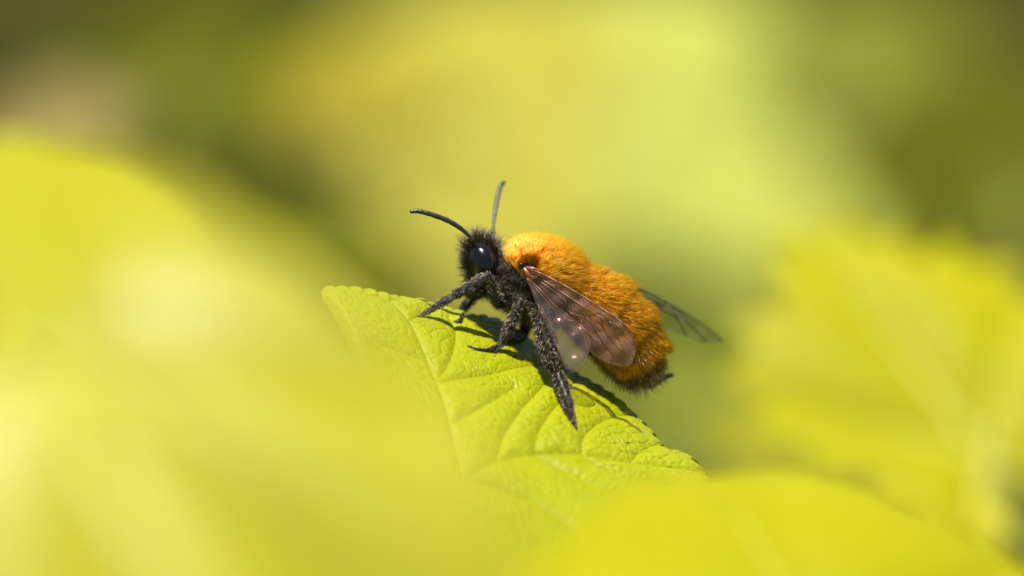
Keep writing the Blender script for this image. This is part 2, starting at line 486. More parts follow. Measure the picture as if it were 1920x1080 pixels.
sm = o.modifiers.new('thickness', 'SOLIDIFY'); sm.thickness = .014; sm.offset = -1
tho = np.arctan2((oh - ch[0]) * HS, oa - ca[0]); ro = np.hypot((oh - ch[0]) * HS, oa - ca[0]); so = np.argsort(tho)
def rim(a, h):
    q = np.hypot((h - ch[0]) * HS, a - ca[0]) / np.interp(np.arctan2((h - ch[0]) * HS, a - ca[0]), tho[so], ro[so], period=2 * np.pi)
    return q
for (p_, r, nm), v in zip(veins_px, vein_ah):
    v = v[::3]
    v = v[rim(v[:, 0], v[:, 1]) < .90]
    if len(v) < 3: continue
    ed = np.clip((1 - rim(v[:, 0], v[:, 1])) / .06, 0, 1)
    z = relief(v[:, 0], v[:, 1])
    z = z * (.35 + .65 * ed) - .03 * (1 - ed) ** 2 - r * .45
    P = plane_pt(v[:, 0], v[:, 1]) + plane_n(v[:, 1]) * z[:, None]
    tv, tf = tube(world_of(P) - lloc, np.linspace(r, r * .45, len(P)), len(P) * 2, 7)
    add(nm, new_mesh(nm, tv, tf, M_VEIN), leaf)
p1 = lloc + np.array([-.1, -.35, -.5])
P = bezier(lloc, lloc + [-.3, -.6, -2.0], lloc + [-1, 0, -20], np.array([p1[0] - 2, p1[1] + 4, GZ - .3]), 18) - lloc
tv, tf = tube(P, np.linspace(.05, .12, 18), 40, 9)
add('stalk', new_mesh('stalk', tv, tf, M_STALK), leaf)

# short pale hairs added as sparkle specks over the blade
nh = 2600
hx = lr.uniform(600, 1330, nh * 3); hy = lr.uniform(540, 1000, nh * 3)
ha, hh = ah_of_px(hx, hy)
rin = rim(ha, hh) < .93
ha, hh = ha[rin][:nh], hh[rin][:nh]
hz = relief(ha, hh)
HP = plane_pt(ha, hh) + plane_n(hh) * hz[:, None]; HN = plane_n(hh)
hd = HN + .7 * lr.normal(size=HN.shape); hd /= np.linalg.norm(hd, axis=1, keepdims=True)
hl = lr.uniform(.006, .018, len(ha))[:, None]
sx = np.cross(hd, lr.normal(size=hd.shape)); sx /= np.linalg.norm(sx, axis=1, keepdims=True); sy = np.cross(hd, sx)
HV = np.stack([HP + .0018 * sx, HP - .0009 * sx + .0016 * sy, HP - .0009 * sx - .0016 * sy, HP + hd * hl], 1).reshape(-1, 3)
HF = (np.array([(0, 1, 3), (1, 2, 3), (2, 0, 3)])[None] + (np.arange(len(ha)) * 4)[:, None, None]).reshape(-1, 3)
add('leaf_sparkle_hair', new_mesh('leaf_sparkle_hair', world_of(HV) - lloc, HF, simple_mat('leaf_sparkle', (.62, .62, .30), .25, .8, .1, 20)), leaf, kind='stuff')

# ------------------------------------------------------------------ bee : body
def axes(ang_deg, sx, sy, sw):
    """semi axes in px; ang = screen angle of the first axis, clockwise (downwards right)"""
    a = math.radians(ang_deg)
    return np.array([[math.cos(a) * sx * S, -math.sin(a) * sx * S, 0], [math.sin(a) * sy * S, math.cos(a) * sy * S, 0], [0, 0, sw * S]])

HEAD = (C(907, 500, -.02), axes(78, 50, 31, 56))
THOR = (C(1011, 526, 0), axes(27, 76, 56, 64))
ABD = [(1052, 535, 14), (1066, 542, 32), (1086, 557, 42), (1117, 579, 50), (1146, 606, 51), (1170, 634, 48), (1188, 661, 41), (1201, 683, 30), (1210, 700, 16), (1213, 709, 6)]
def abd_mesh(n=40, k=40):
    P = np.array([C(x, y, .0) for x, y, r in ABD]); R = np.array([r * S for *_, r in ABD])
    Q = catmull(np.hstack([P, R[:, None]]), n)
    T = np.gradient(Q[:, :3], axis=0); T /= np.linalg.norm(T, axis=1, keepdims=True)
    W = np.array([0, 0, 1.0]); Nn = np.cross(W, T)
    a = np.linspace(0, 2 * np.pi, k, endpoint=False)
    V = Q[:, None, :3] + Q[:, 3][:, None, None] * (np.cos(a)[None, :, None] * Nn[:, None] + 1.08 * np.sin(a)[None, :, None] * W)
    F = [(i * k + j, i * k + (j + 1) % k, (i + 1) * k + (j + 1) % k, (i + 1) * k + j) for i in range(n - 1) for j in range(k)]
    V = np.vstack([V.reshape(-1, 3), Q[0, :3], Q[-1, :3]])
    m = n * k
    F += [(m, (j + 1) % k, j) for j in range(k)] + [(m + 1, (n - 1) * k + j, (n - 1) * k + (j + 1) % k) for j in range(k)]
    return V, F

def foot(px, py, lift): return leaf_pt(px, py, lift)
def near_leaf(px, py, lift):
    return leaf_pt(px, py, lift)
# each leg: list of (point, radius px, segment id)
ff, fm, fh = foot(779, 597, .006), foot(878, 651, .010), foot(1080, 807, .008)
fm2, fm3 = near_leaf(897, 656, .016), near_leaf(916, 657, .02)
LEGS = [
    [(C(955, 555, -.06), 13), (C(934, 566, -.14), 12), (C(924, 540, -.18), 9), (C(913, 517, -.205), 6.5), (C(888, 533, -.21), 9), (C(860, 549, -.21), 8.5), (C(851, 554, -.21), 5),
     (C(838, 562, -.21), 7), (C(815, 576, -.215), 5.5), (C(808, 580.5, -.217), 3.4), (C(803, 583.5, -.218), 4.4), (C(797, 587, -.221), 2.9), (C(792, 590, -.224), 3.8), (C(786, 593.5, -.227), 2.6), (ff, 2.8)],
    [(C(990, 552, -.08), 14), (C(980, 560, -.15), 12), (C(973, 572, -.185), 9), (C(962, 598, -.195), 9.5), (C(950, 624, -.185), 9), (C(944, 637, -.18), 5), (C(936, 648, -.185), 5),
     (fm3, 4.6), (fm2, 3.8), (fm, 3.2)],
    [(C(1018, 552, -.08), 18), (C(1010, 575, -.17), 16), (C(1014, 598, -.22), 13), (C(1025, 640, -.245), 15), (C(1036, 676, -.265), 14), (C(1042, 694, -.28), 8), (C(1051, 716, -.32), 10),
     (leaf_pt(1063, 750, .062), 8.5), (leaf_pt(1067, 764, .05), 6.5), (leaf_pt(1069, 770, .044), 4), (leaf_pt(1071, 776, .038), 5.2), (leaf_pt(1073, 783, .032), 3.4), (leaf_pt(1075, 790, .026), 4.6), (leaf_pt(1077, 797, .018), 3), (fh, 3.2)],
    [(C(950, 560, .06), 13), (C(930, 552, .17), 11), (C(905, 545, .23), 9), (C(880, 566, .2), 9), (C(868, 580, .14), 7), (leaf_pt(864, 600, .02), 4), (leaf_pt(852, 603, .01), 3)],
    [(C(995, 560, .08), 13), (C(992, 585, .2), 12), (C(985, 612, .2), 10), (C(978, 630, .15), 9), (leaf_pt(962, 640, .03), 5), (leaf_pt(944, 640, .012), 3)],
    [(C(1030, 560, .08), 16), (C(1075, 590, .22), 15), (C(1130, 640, .27), 15), (C(1180, 690, .25), 14), (C(1204, 716, .2), 8), (C(1222, 720, .17), 7), (C(1240, 711, .16), 5), (C(1252, 705, .155), 4), (C(1262, 702, .15), 4)],
]
parts = [ellipsoid(*HEAD), ellipsoid(*THOR, 36, 24), abd_mesh()]
parts.append(ellipsoid(C(944, 508, 0), axes(0, 22, 22, 26)))                 # neck
parts.append(tube([C(1040, 530, 0), C(1060, 540, 0), C(1080, 552, 0)], [30 * S, 22 * S, 30 * S], 10, 14))   # waist
parts.append(tube([C(893, 530, -.03), C(884, 549, -.04), C(882, 560, -.04)], [20 * S, 15 * S, 8 * S], 12, 12))   # jaws and clypeus
for lg in LEGS:
    parts.append(tube([p for p, r in lg], [r * S for p, r in lg], 7 * len(lg), 12))
for lg in (LEGS[0], LEGS[1], LEGS[2]):                                       # claws
    p, q = lg[-1][0], lg[-2][0]
    d = unit(p - q); s_ = unit(np.cross(d, plane_n(np.array(0.))))
    for sg in (-1, 1):
        parts.append(tube([p - d * .004, p + d * .014 + s_ * sg * .012, p + d * .02 + s_ * sg * .016 - plane_n(np.array(0.)) * .010], [.0065, .005, .003], 8, 8))
BV, BF = join(parts)
bee_loc = world_of(plane_pt(*ah_of_px(np.array([930.]), np.array([640.])))[0])
tmp = bpy.data.objects.new('tmp', new_mesh('tmp', world_of(BV) - bee_loc, BF, M_CHITIN))
sc.collection.objects.link(tmp)
rm = tmp.modifiers.new('r', 'REMESH'); rm.mode = 'VOXEL'; rm.voxel_size = .0062; rm.use_smooth_shade = True
s1 = tmp.modifiers.new('s', 'SMOOTH'); s1.factor = .5; s1.iterations = 3
bpy.context.view_layer.update()
dg = bpy.context.evaluated_depsgraph_get()
body_me = bpy.data.meshes.new_from_object(tmp.evaluated_get(dg))
body_me.name = 'body'
bpy.data.objects.remove(tmp)
body_me.polygons.foreach_set('use_smooth', np.ones(len(body_me.polygons), bool))
if not body_me.materials: body_me.materials.append(M_CHITIN)
bee = thing('mining_bee', 'fluffy bee with orange furry back and black head standing on the leaf', 'bee', bee_loc)
body = add('body', body_me, bee)

def bpart(name, V, F, mat, parent=bee, **kw):
    return add(name, new_mesh(name, world_of(V) - bee_loc, F, mat), parent, **kw)

# eyes
for sgn, nm in ((-1, 'eye'), (1, 'eye')):
    cc = C(905, 492, sgn * .118 - .02)
    A = axes(72, 33, 22, 19)
    A[2] += np.array([-.012, .006, 0])
    bpart(nm, *ellipsoid(cc, A, 32, 24), M_EYE)
# ocelli, clypeus rim
for x, y, w in ((921, 456, -.02), (930, 455, -.045)):
    bpart('ocellus', *ellipsoid(C(x, y, w), axes(0, 3, 3, 3), 12, 8), M_EYE)
# antennae
def antenna(scape, flag, rs, rf):
    V, F = tube(scape, rs, 14, 10)
    a = bpart('antenna', V, F, M_ANT)
    n = 66
    Q = catmull(np.array(flag), n)
    r = np.interp(np.linspace(0, 1, n), np.linspace(0, 1, len(rf)), rf)
    r = r * (1 - .14 * (np.abs(((np.arange(n) / (n / 11.0)) % 1) - 0.02) < .13))
    V, F = tube(Q, r, n, 10)
    bpart('flagellum', V, F, M_ANT, a)
px_ = S
antenna([C(893, 468, -.05), C(888, 456, -.11), C(884, 448, -.16)], [C(884, 448, -.16), C(878, 441, -.17), C(862, 427, -.19), C(838, 413, -.21), C(805, 401, -.23), C(784, 396, -.235), C(770, 397, -.24)],
        [4.5 * S, 5 * S, 4.6 * S], [2.6 * S, 3.2 * S, 4.6 * S, 4.9 * S, 4.8 * S, 4.6 * S, 3.6 * S])
antenna([C(922, 456, .07), C(924, 440, .12), C(924, 430, .14)], [C(924, 430, .14), C(925, 422, .16), C(928, 400, .2), C(932, 375, .25), C(937, 355, .29), C(941, 346, .31), C(946, 341, .33)],
        [4.5 * S, 4.6 * S, 4 * S], [2.2 * S, 2.6 * S, 3.8 * S, 4.6 * S, 4.6 * S, 4.4 * S, 3 * S])

# ------------------------------------------------------------------ wings
def wing(name, front, rear, wfun, mat, veins, vmat, vr=1.1, n=60, m=16, ripple=.006):
    """front/rear margins from root to tip in px; wfun(px,py) depth"""
    A = catmull(np.array(front, float), n); B = catmull(np.array(rear, float), n)
    t = np.linspace(0, 1, m)[None, :, None]
    G = A[:, None] * (1 - t) + B[:, None] * t
    i = np.linspace(0, 1, n)[:, None]
    def depth(x, y): return wfun(x, y) + ripple * np.sin(x * .11 + y * .05) * np.sin(y * .09) + .5 * ripple * np.sin(x * .045 - y * .12)
    W = depth(G[..., 0], G[..., 1])
    k = (D + W) / D
    V = np.stack([(G[..., 0] - 960) * S * k, (540 - G[..., 1]) * S * k, W], -1).reshape(-1, 3)
    ix = np.arange(n * m).reshape(n, m)
    F = np.stack([ix[:-1, :-1], ix[1:, :-1], ix[1:, 1:], ix[:-1, 1:]], -1).reshape(-1, 4)
    o = bpart(name, V, F, mat)
    s_ = o.modifiers.new('thickness', 'SOLIDIFY'); s_.thickness = .0022; s_.offset = 0
    for v in list(veins) + [front]:
        q = catmull(np.array(v, float), 8 * len(v))
        wv = depth(q[:, 0], q[:, 1]) - .001
        P = np.array([C(x, y, w) for (x, y), w in zip(q, wv)])
        r = np.linspace(vr * 1.25, vr * .7, len(P)) * S * (1.25 if v is front else 1)
        tv, tf = tube(P, r, len(P), 6)
        bpart('vein', tv, tf, vmat, o)
    return o

# near fore wing
wf = lambda x, y: -.205 - .17 * np.clip((x - 985) / 205., 0, 1.1) + .0007 * (y - 510 - .78 * (x - 985))
wing('forewing', [(986, 505), (1010, 511), (1050, 531), (1100, 560), (1140, 586), (1168, 606), (1186, 630), (1193, 655)],
     [(984, 514), (1000, 535), (1030, 570), (1062, 606), (1090, 640), (1115, 666), (1145, 682), (1172, 686), (1186, 678), (1193, 655)][::1], wf, M_WING,
     [[(988, 512), (1030, 540), (1058, 565), (1066, 583), (1063, 600)], [(1063, 600), (1085, 605), (1100, 622), (1120, 640)], [(1058, 551), (1064, 562), (1064, 578), (1072, 588), (1098, 596), (1112, 610), (1120, 632)],
      [(1010, 520), (1058, 551), (1105, 582), (1140, 602), (1160, 612)], [(1105, 590), (1128, 588), (1142, 600)], [(1112, 610), (1130, 640), (1150, 664)], [(1120, 600), (1150, 640), (1172, 662)],
      [(988, 515), (1020, 552), (1050, 586), (1075, 615), (1095, 642)]], M_VEINW)
# near hind wing, spread below the fore wing
wh = lambda x, y: -.215 - .15 * np.clip((y - 520) / 175., 0, 1.1)
wing('hindwing', [(988, 518), (1012, 543), (1040, 572), (1068, 594), (1090, 612), (1104, 632), (1104, 655), (1094, 682), (1080, 698)],
     [(986, 522), (996, 545), (1010, 580), (1026, 615), (1040, 645), (1050, 668), (1060, 690), (1070, 698), (1080, 698)], wh, M_WINGH,
     [[(988, 522), (1005, 555), (1022, 590), (1040, 625), (1052, 655)], [(988, 520), (1020, 560), (1045, 590), (1065, 620), (1078, 655)], [(1045, 590), (1040, 605), (1030, 610)]], M_VEINW, .9)
# far fore wing, sticking out behind the abdomen
wr = lambda x, y: .17 + .2 * (x - 1030) / 325. + .0006 * (y - 500 - .45 * (x - 1030))
wing('forewing', [(1030, 492), (1080, 500), (1130, 512), (1185, 534), (1232, 555), (1282, 585), (1322, 611), (1346, 631), (1355, 642)],
     [(1028, 500), (1060, 530), (1100, 560), (1150, 590), (1210, 612), (1256, 622), (1290, 633), (1322, 645), (1355, 642)], wr, M_WINGF,
     [[(1150, 525), (1200, 556), (1245, 573), (1262, 575), (1290, 592)], [(1185, 541), (1230, 563), (1275, 588), (1310, 612)], [(1232, 566), (1240, 577), (1262, 590), (1276, 594), (1288, 596)],
      [(1200, 560), (1240, 580), (1268, 596), (1282, 620), (1288, 632)], [(1268, 596), (1280, 592), (1286, 588)], [(1245, 573), (1252, 566), (1258, 572)], [(1282, 600), (1305, 620), (1325, 640)]], M_VEINF, 1.3, ripple=.004)
# wing roots
bpart('wing_base', *ellipsoid(C(978, 497, -.20), axes(30, 6, 5, 5), 16, 10), M_EYE)
bpart('wing_base', *tube([C(982, 503, -.2), C(990, 514, -.21), C(996, 527, -.205)], [4 * S, 5.5 * S, 3 * S], 10, 8), M_TEG)
bpart('wing_base', *tube([C(985, 503, -.205), C(1000, 504, -.215), C(1014, 509, -.215)], [3 * S, 3.4 * S, 2 * S], 10, 8), M_TEG)

# ------------------------------------------------------------------ fur
def sample(V, F, n):
    T = []
    for f in F:
        T.append(f[:3])
        if len(f) == 4: T.append((f[0], f[2], f[3]))
    T = np.array(T); V = np.asarray(V)
    a, b, c = V[T[:, 0]], V[T[:, 1]], V[T[:, 2]]
    cr = np.cross(b - a, c - a); ar = np.linalg.norm(cr, axis=1)
    i = rng.choice(len(T), n, p=ar / ar.sum())
    u, v = rng.random(n), rng.random(n)
    fl = u + v > 1; u[fl], v[fl] = 1 - u[fl], 1 - v[fl]
    P = a[i] + u[:, None] * (b - a)[i] + v[:, None] * (c - a)[i]
    return P, cr[i] / (ar[i][:, None] + 1e-12)

def inside(P, E, k=1.0):
    c, A = E
    q = (P - c) @ np.linalg.inv(A)
    return (q ** 2).sum(1) < k * k

def nrm_rows(v): return v / (np.linalg.norm(v, axis=1, keepdims=True) + 1e-12)

def fur(name, P, Dv, L, col0, col1, mat, parent, r=.0016, curl=None, nseg=3):
    """tapered three-sided strands; col0 root tint, col1 tip tint"""
    n = len(P)
    if n == 0: return
    Dv = nrm_rows(Dv)
    curl = np.zeros_like(Dv) if curl is None else curl
    ref = nrm_rows(rng.normal(size=(n, 3)))
    A = nrm_rows(np.cross(Dv, ref)); B = np.cross(Dv, A)
    t = np.linspace(0, 1, nseg + 1)
    rr = np.broadcast_to(np.asarray(r), (n,))
    V = np.empty((n, 3 * nseg + 1, 3), np.float32); K = np.empty((n, 3 * nseg + 1, 3), np.float32)
    for s in range(nseg):
        cen = P + Dv * (L * t[s])[:, None] + curl * (L * t[s] ** 2)[:, None]
        rad = (rr * (1 - .6 * t[s]))[:, None]
        for j in range(3):
            an = 2 * np.pi * j / 3
            V[:, 3 * s + j] = cen + rad * (math.cos(an) * A + math.sin(an) * B)
            K[:, 3 * s + j] = col0 * (1 - t[s]) + col1 * t[s]
    V[:, -1] = P + Dv * L[:, None] + curl * L[:, None]; K[:, -1] = col1
    T = []
    for s in range(nseg - 1):
        for j in range(3):
            a, b, c, d = 3 * s + j, 3 * s + (j + 1) % 3, 3 * s + 3 + (j + 1) % 3, 3 * s + 3 + j
            T += [(a, b, c), (a, c, d)]
    for j in range(3):
        T.append((3 * (nseg - 1) + j, 3 * (nseg - 1) + (j + 1) % 3, 3 * nseg))
    T = np.array(T)
    F = (T[None] + (np.arange(n) * (3 * nseg + 1))[:, None, None]).reshape(-1, 3)
    Wv = world_of(V.reshape(-1, 3)) - bee_loc
    return add(name, new_mesh(name, Wv, F, mat, True, K.reshape(-1, 3)), parent, kind='stuff')

def clump_curl(P, Dv, L, every, amt):
    """bend strands so that their tips lean to a common guide strand (tufts)"""
    from mathutils.kdtree import KDTree
    Dv = nrm_rows(Dv)
    gi = rng.choice(len(P), max(4, len(P) // every), replace=False)
    kd = KDTree(len(gi))
    for a_, i_ in enumerate(gi): kd.insert(P[i_], a_)
    kd.balance()
    own = np.array([gi[kd.find(p)[1]] for p in P])
    tip = P + Dv * L[:, None]; gt = (P + Dv * (L * 1.08)[:, None])[own]
    return amt * rng.uniform(.4, 1.0, (len(P), 1)) * (gt - tip) / L[:, None]

def clumpdir(P, N, scale, amp):
    """coherent wobble so that strands gather in tufts"""
    q = P / scale
    w = np.stack([np.sin(q[:, 0] * 2.1 + 1.7 * np.sin(q[:, 1] * 1.3)) , np.sin(q[:, 1] * 2.4 + 1.5 * np.sin(q[:, 2] * 1.7)), np.sin(q[:, 2] * 2.2 + 1.6 * np.sin(q[:, 0] * 1.9))], 1)
    return amp * w

ORANGE0, ORANGE1 = np.array([1.0, .47, .006]), np.array([1.0, .66, .022])
BLACK0, BLACK1 = np.array([.012, .010, .008]), np.array([.03, .024, .017])
def tint(base0, base1, n, var):
    j = 1 + var * rng.normal(size=(n, 1)); h = 1 + .10 * rng.normal(size=(n, 1))
    c0, c1 = base0 * j, base1 * j
    c0 = c0 * np.hstack([np.ones((n, 1)), h, np.ones((n, 1))]); c1 = c1 * np.hstack([np.ones((n, 1)), h, np.ones((n, 1))])
    return np.clip(c0, .003, .98), np.clip(c1, .003, .98)

axT = THOR[1][0] / np.linalg.norm(THOR[1][0])      # towards the tail
# --- thorax
V, F = ellipsoid(THOR[0], THOR[1], 60, 40)
P, N = sample(V, F, 50000)
N = nrm_rows((P - THOR[0]) @ np.linalg.inv(THOR[1]) @ np.linalg.inv(THOR[1]).T)
keep = ~inside(P, HEAD) & ~inside(P, (C(944, 508, 0), axes(0, 18, 20, 24)))
P, N = P[keep], N[keep]
q = (P - THOR[0]) @ np.linalg.inv(THOR[1])         # unit-ellipsoid coordinates: 0 along, 1 up, 2 away
x, y = to_px(P)
jit = .10 * rng.normal(size=len(P))
orange = (q[:, 1] + jit * .8 > .02 - .12 * np.clip(q[:, 0], 0, 1) + .25 * np.clip(-q[:, 0] - .55, 0, 1)) & (q[:, 0] > -.90 + jit * .3)
nearwing = (np.hypot(x - 992, y - 509) < 15) & (P[:, 2] < 0)
k = orange & ~nearwing
n = k.sum()
fan = P[k] - C(992, 548, 0); fan[:, 2] *= .25; fan = nrm_rows(fan)
comb = .55 * N[k] + .62 * fan + .45 * np.outer(np.clip(q[k, 0] + .35, -.1, 1), axT) + .055 * rng.normal(size=(n, 3)) + clumpdir(P[k], N[k], .022, .045) + .25 * np.outer(np.clip(.5 - q[k, 1], 0, 1), [0, 1, 0])
L = .095 * (1 + .14 * rng.normal(size=n)) * (1 - .25 * np.clip(-q[k, 0], 0, 1))
c0, c1 = tint(ORANGE0, ORANGE1, n, .06)
fur('thorax_fur', P[k], comb, L, c0, c1, M_FUR, body, .0019, .2 * np.tile(axT, (n, 1)) + clump_curl(P[k], comb, L, 60, .3))
k = ~orange & ~nearwing & (rng.random(len(P)) < .75)
n = k.sum()
comb = N[k] + .28 * rng.normal(size=(n, 3)) + np.array([0, -.35, 0]) * np.clip(-q[k, 1:2], 0, 1) + clumpdir(P[k], N[k], .03, .2)
L = .062 * (1 + .25 * rng.normal(size=n)) * np.where(q[k, 1] < -.5, 1.25, .8)
c0, c1 = tint(BLACK0, BLACK1, n, .3)
gr = (rng.random(n) < .22)[:, None]
c1 = np.where(gr, np.array([.16, .12, .075]), c1)
fur('chest_hair', P[k], comb, L, c0, c1, M_BRIST, body, .0015)
# a few dark long guard hairs over the orange coat
V, F = ellipsoid(THOR[0], THOR[1], 60, 40); P, N = sample(V, F, 900)
N = nrm_rows(P - THOR[0]); q = (P - THOR[0]) @ np.linalg.inv(THOR[1])
k = (q[:, 1] > .2); n = k.sum()
c0, c1 = tint(BLACK1 * 1.5, BLACK1 * 2.5, n, .3)
fur('guard_hair', P[k], N[k] + .25 * rng.normal(size=(n, 3)) + .3 * axT, .100 * (1 + .1 * rng.normal(size=n)), c0, c1, M_BRIST, body, .0011)

# --- head
V, F = ellipsoid(HEAD[0], HEAD[1], 50, 34)
P, N = sample(V, F, 4200)
N = nrm_rows(P - HEAD[0])
eyeE = [(C(904, 493, s_ * .118 - .02), axes(72, 39, 28, 36)) for s_ in (-1, 1)]
keep = ~inside(P, eyeE[0]) & ~inside(P, eyeE[1])
x, y = to_px(P)
keep &= ~((y > 505) & (rng.random(len(P)) < .45))
P, N = P[keep], N[keep]; n = len(P)
x, y = to_px(P)
c0, c1 = tint(BLACK0, BLACK1 * 1.2, n, .3)
L = .055 * (1 + .25 * rng.normal(size=n)) * np.where(y < 480, 1.25, .85)
fur('head_hair', P, N + .3 * rng.normal(size=(n, 3)) + np.array([-.1, .2, 0]), L * 1.1, c0, c1, M_BRIST, body, .0013)

# --- abdomen
V, F = abd_mesh(60, 60)
P, N = sample(V, F, 68000)
sp = catmull(np.array([C(x, y, 0) for x, y, r in ABD]), 80)
sa = np.linspace(0, 1, 80)
d2 = ((P[:, None] - sp[None]) ** 2).sum(2); near = d2.argmin(1)
u = sa[near]                                        # 0 waist .. 1 tail
Ts = np.gradient(sp, axis=0); Ts = nrm_rows(Ts)
tail = Ts[near]
out = P - sp[near]
flip = ((N * out).sum(1) < 0); N[flip] *= -1
dors = np.cross(np.array([0, 0, 1.0]), tail); dors *= np.sign(dors[:, 0:1] + dors[:, 1:2] + 1e-9)
up = (nrm_rows(out) * dors).sum(1)                  # +1 back, -1 belly
j = .035 * rng.normal(size=len(P))
belly = (up + 4 * j < -.62)
band = (u + .8 * j > .80)                    # dark last segments
og = ~belly & ~band & ~inside(P, THOR, 1.02)
# the six back plates carry their hair in overlapping rows
plate = (u * 5.6) % 1.0
og &= ~((plate < .16) & (up < .55) & (rng.random(len(P)) < .8))
n = og.sum()
fan = out[og].copy(); fan[:, 2] *= .2; fan = nrm_rows(fan)
comb = .5 * N[og] + .5 * fan * np.clip(.25 + np.abs(up[og]), 0, 1)[:, None] + .5 * tail[og] * (1 + .35 * (plate[og] - .5))[:, None] + .07 * rng.normal(size=(n, 3)) + clumpdir(P[og], N[og], .022, .06)
L = np.where(u[og] > .5, .076, .086) * (1 + .15 * rng.normal(size=n)) * (.7 + .45 * plate[og]) * (1.1 - .25 * (u[og] > .7))
c0, c1 = tint(ORANGE0, ORANGE1, n, .06)
fur('abdomen_fur', P[og], comb, L, c0, c1, M_FUR, body, .0019, .2 * tail[og] + clump_curl(P[og], comb, L, 60, .38))
dk = (belly | band) & ~inside(P, THOR, 1.02) & (rng.random(len(P)) < np.where(band, np.where(u > .82, .13, .4), .2))
n = dk.sum()
c0, c1 = tint(np.array([.035, .016, .006]), np.array([.10, .05, .016]), n, .3)
gold = band[dk] & (u[dk] > .82) & (rng.random(n) < .7)
c1 = np.where(gold[:, None], np.array([.88, .6, .24]) * (1 + .2 * rng.normal(size=(n, 1))), c1)
c0 = np.where(gold[:, None], np.array([.5, .3, .09]), c0)
comb = .8 * N[dk] + .6 * tail[dk] + .10 * rng.normal(size=(n, 3)) + np.array([.02, -.25, 0])
L = np.where(band[dk], .088, .085) * (1 + .2 * rng.normal(size=n)) * np.where(u[dk] > .95, .6, 1)
fur('tail_fringe', P[dk], comb, L, c0, np.clip(c1, .003, .9), M_BRIST, body, .0016)
# dark hairs sprinkled through the coat of the abdomen
k = og & (rng.random(len(P)) < .035); n = k.sum()
c0, c1 = tint(BLACK1, BLACK1 * 2.2, n, .3)
fur('guard_hair', P[k], N[k] + .4 * tail[k] + .2 * rng.normal(size=(n, 3)), .075 * (1 + .15 * rng.normal(size=n)), c0, c1, M_BRIST, body, .0012)

k = (u > .62) & (up < .5) & (rng.random(len(P)) < .05) & (u < .97); n = k.sum()
c0, c1 = tint(np.array([.05, .025, .01]), np.array([.16, .09, .03]), n, .3)
gd = (rng.random(n) < .4)[:, None]; c1 = np.where(gd, np.array([.8, .55, .22]), c1)
fur('tail_bristle', P[k], .8 * N[k] + .5 * tail[k] + .1 * rng.normal(size=(n, 3)) + np.array([0, -.2, 0]), .112 * (1 + .12 * rng.normal(size=n)), c0, c1, M_BRIST, body, .0019)

# --- legs
dens = [2400, 2200, 5600, 1000, 1000, 1200]
for li, lg in enumerate(LEGS):
    PR = catmull(np.array([np.append(p, r * S) for p, r in lg]), 90)
    Q, r = PR[:, :3], PR[:, 3]
    T, Nn, Bn = frames(Q)
    pr = r + .010; pr = pr / pr.sum()
    i = rng.choice(90, dens[li], p=pr); a = rng.uniform(0, 2 * np.pi, dens[li])
    off = np.cos(a)[:, None] * Nn[i] + np.sin(a)[:, None] * Bn[i]
    P = Q[i] + off * r[i][:, None] * .95 + T[i] * rng.normal(size=(dens[li], 1)) * .004
    n = len(P)
    hind = li in (2, 5)
    uu = i / 89.0
    L = (.006 + .36 * r[i]) * (1 + .25 * rng.normal(size=n)) * np.where(uu > .75, .7, 1.0)
    if hind: L *= np.where((uu > .12) & (uu < .46), 1.35, 1.15)
    c0, c1 = tint(np.array([.02, .016, .012]), np.array([.06, .048, .034]), n, .35)
    lightm = (rng.random(n) < .24)[:, None]
    c1 = np.where(lightm, np.array([.70, .56, .36]), c1)  # light brown hairs; pale tips stand in for sparkle in the sun
    fur('leg_hair', P, off + .9 * T[i] + .25 * rng.normal(size=(n, 3)), L, c0, c1, M_BRIST, body, np.where(lightm[:, 0], .0020, .0014))

# ------------------------------------------------------------------ other leaves, in front and behind
M_PALE = leaf_mat('leaf_pale_lime', (.345, .335, .005), (.39, .375, .008), rough=.42, trans=.25, scale=1.5, bump=.1, spec=.32)
M_YEL = leaf_mat('leaf_yellow_lime', (.34, .33, .003), (.40, .38, .004), rough=.5, trans=.3, scale=1.5, bump=.2, spec=.1)
M_YOLV = leaf_mat('leaf_olive_yellow', (.22, .22, .004), (.27, .265, .006), rough=.6, trans=.3, scale=.8, bump=.2, spec=.15)
M_GRN = leaf_mat('leaf_green', (.115, .145, .004), (.15, .18, .006), rough=.6, trans=.3, scale=.8, bump=.2, spec=.2)
M_GAPSHADE = leaf_mat('leaf_gap_shade', (.06, .072, .002), (.08, .092, .003), rough=.7, trans=.25, scale=.8, bump=.2, spec=.05)  # dark tone paints the shade of gaps between the background leaves
M_STRAW = leaf_mat('leaf_straw', (.35, .325, .032), (.41, .38, .045), rough=.6, trans=.3, scale=.8, bump=.2, spec=.2)
M_GOLD = leaf_mat('leaf_golden', (.27, .225, .002), (.31, .26, .003), rough=.6, trans=.3, scale=.8, bump=.2, spec=.2)
M_CREAM = leaf_mat('leaf_cream_green', (.36, .40, .06), (.42, .45, .08), rough=.6, trans=.3, scale=.8, bump=.2, spec=.2)
M_PINK = leaf_mat('leaf_pinkish_brown', (.17, .135, .035), (.21, .165, .045), rough=.6, trans=.3, scale=.8, bump=.2, spec=.2)

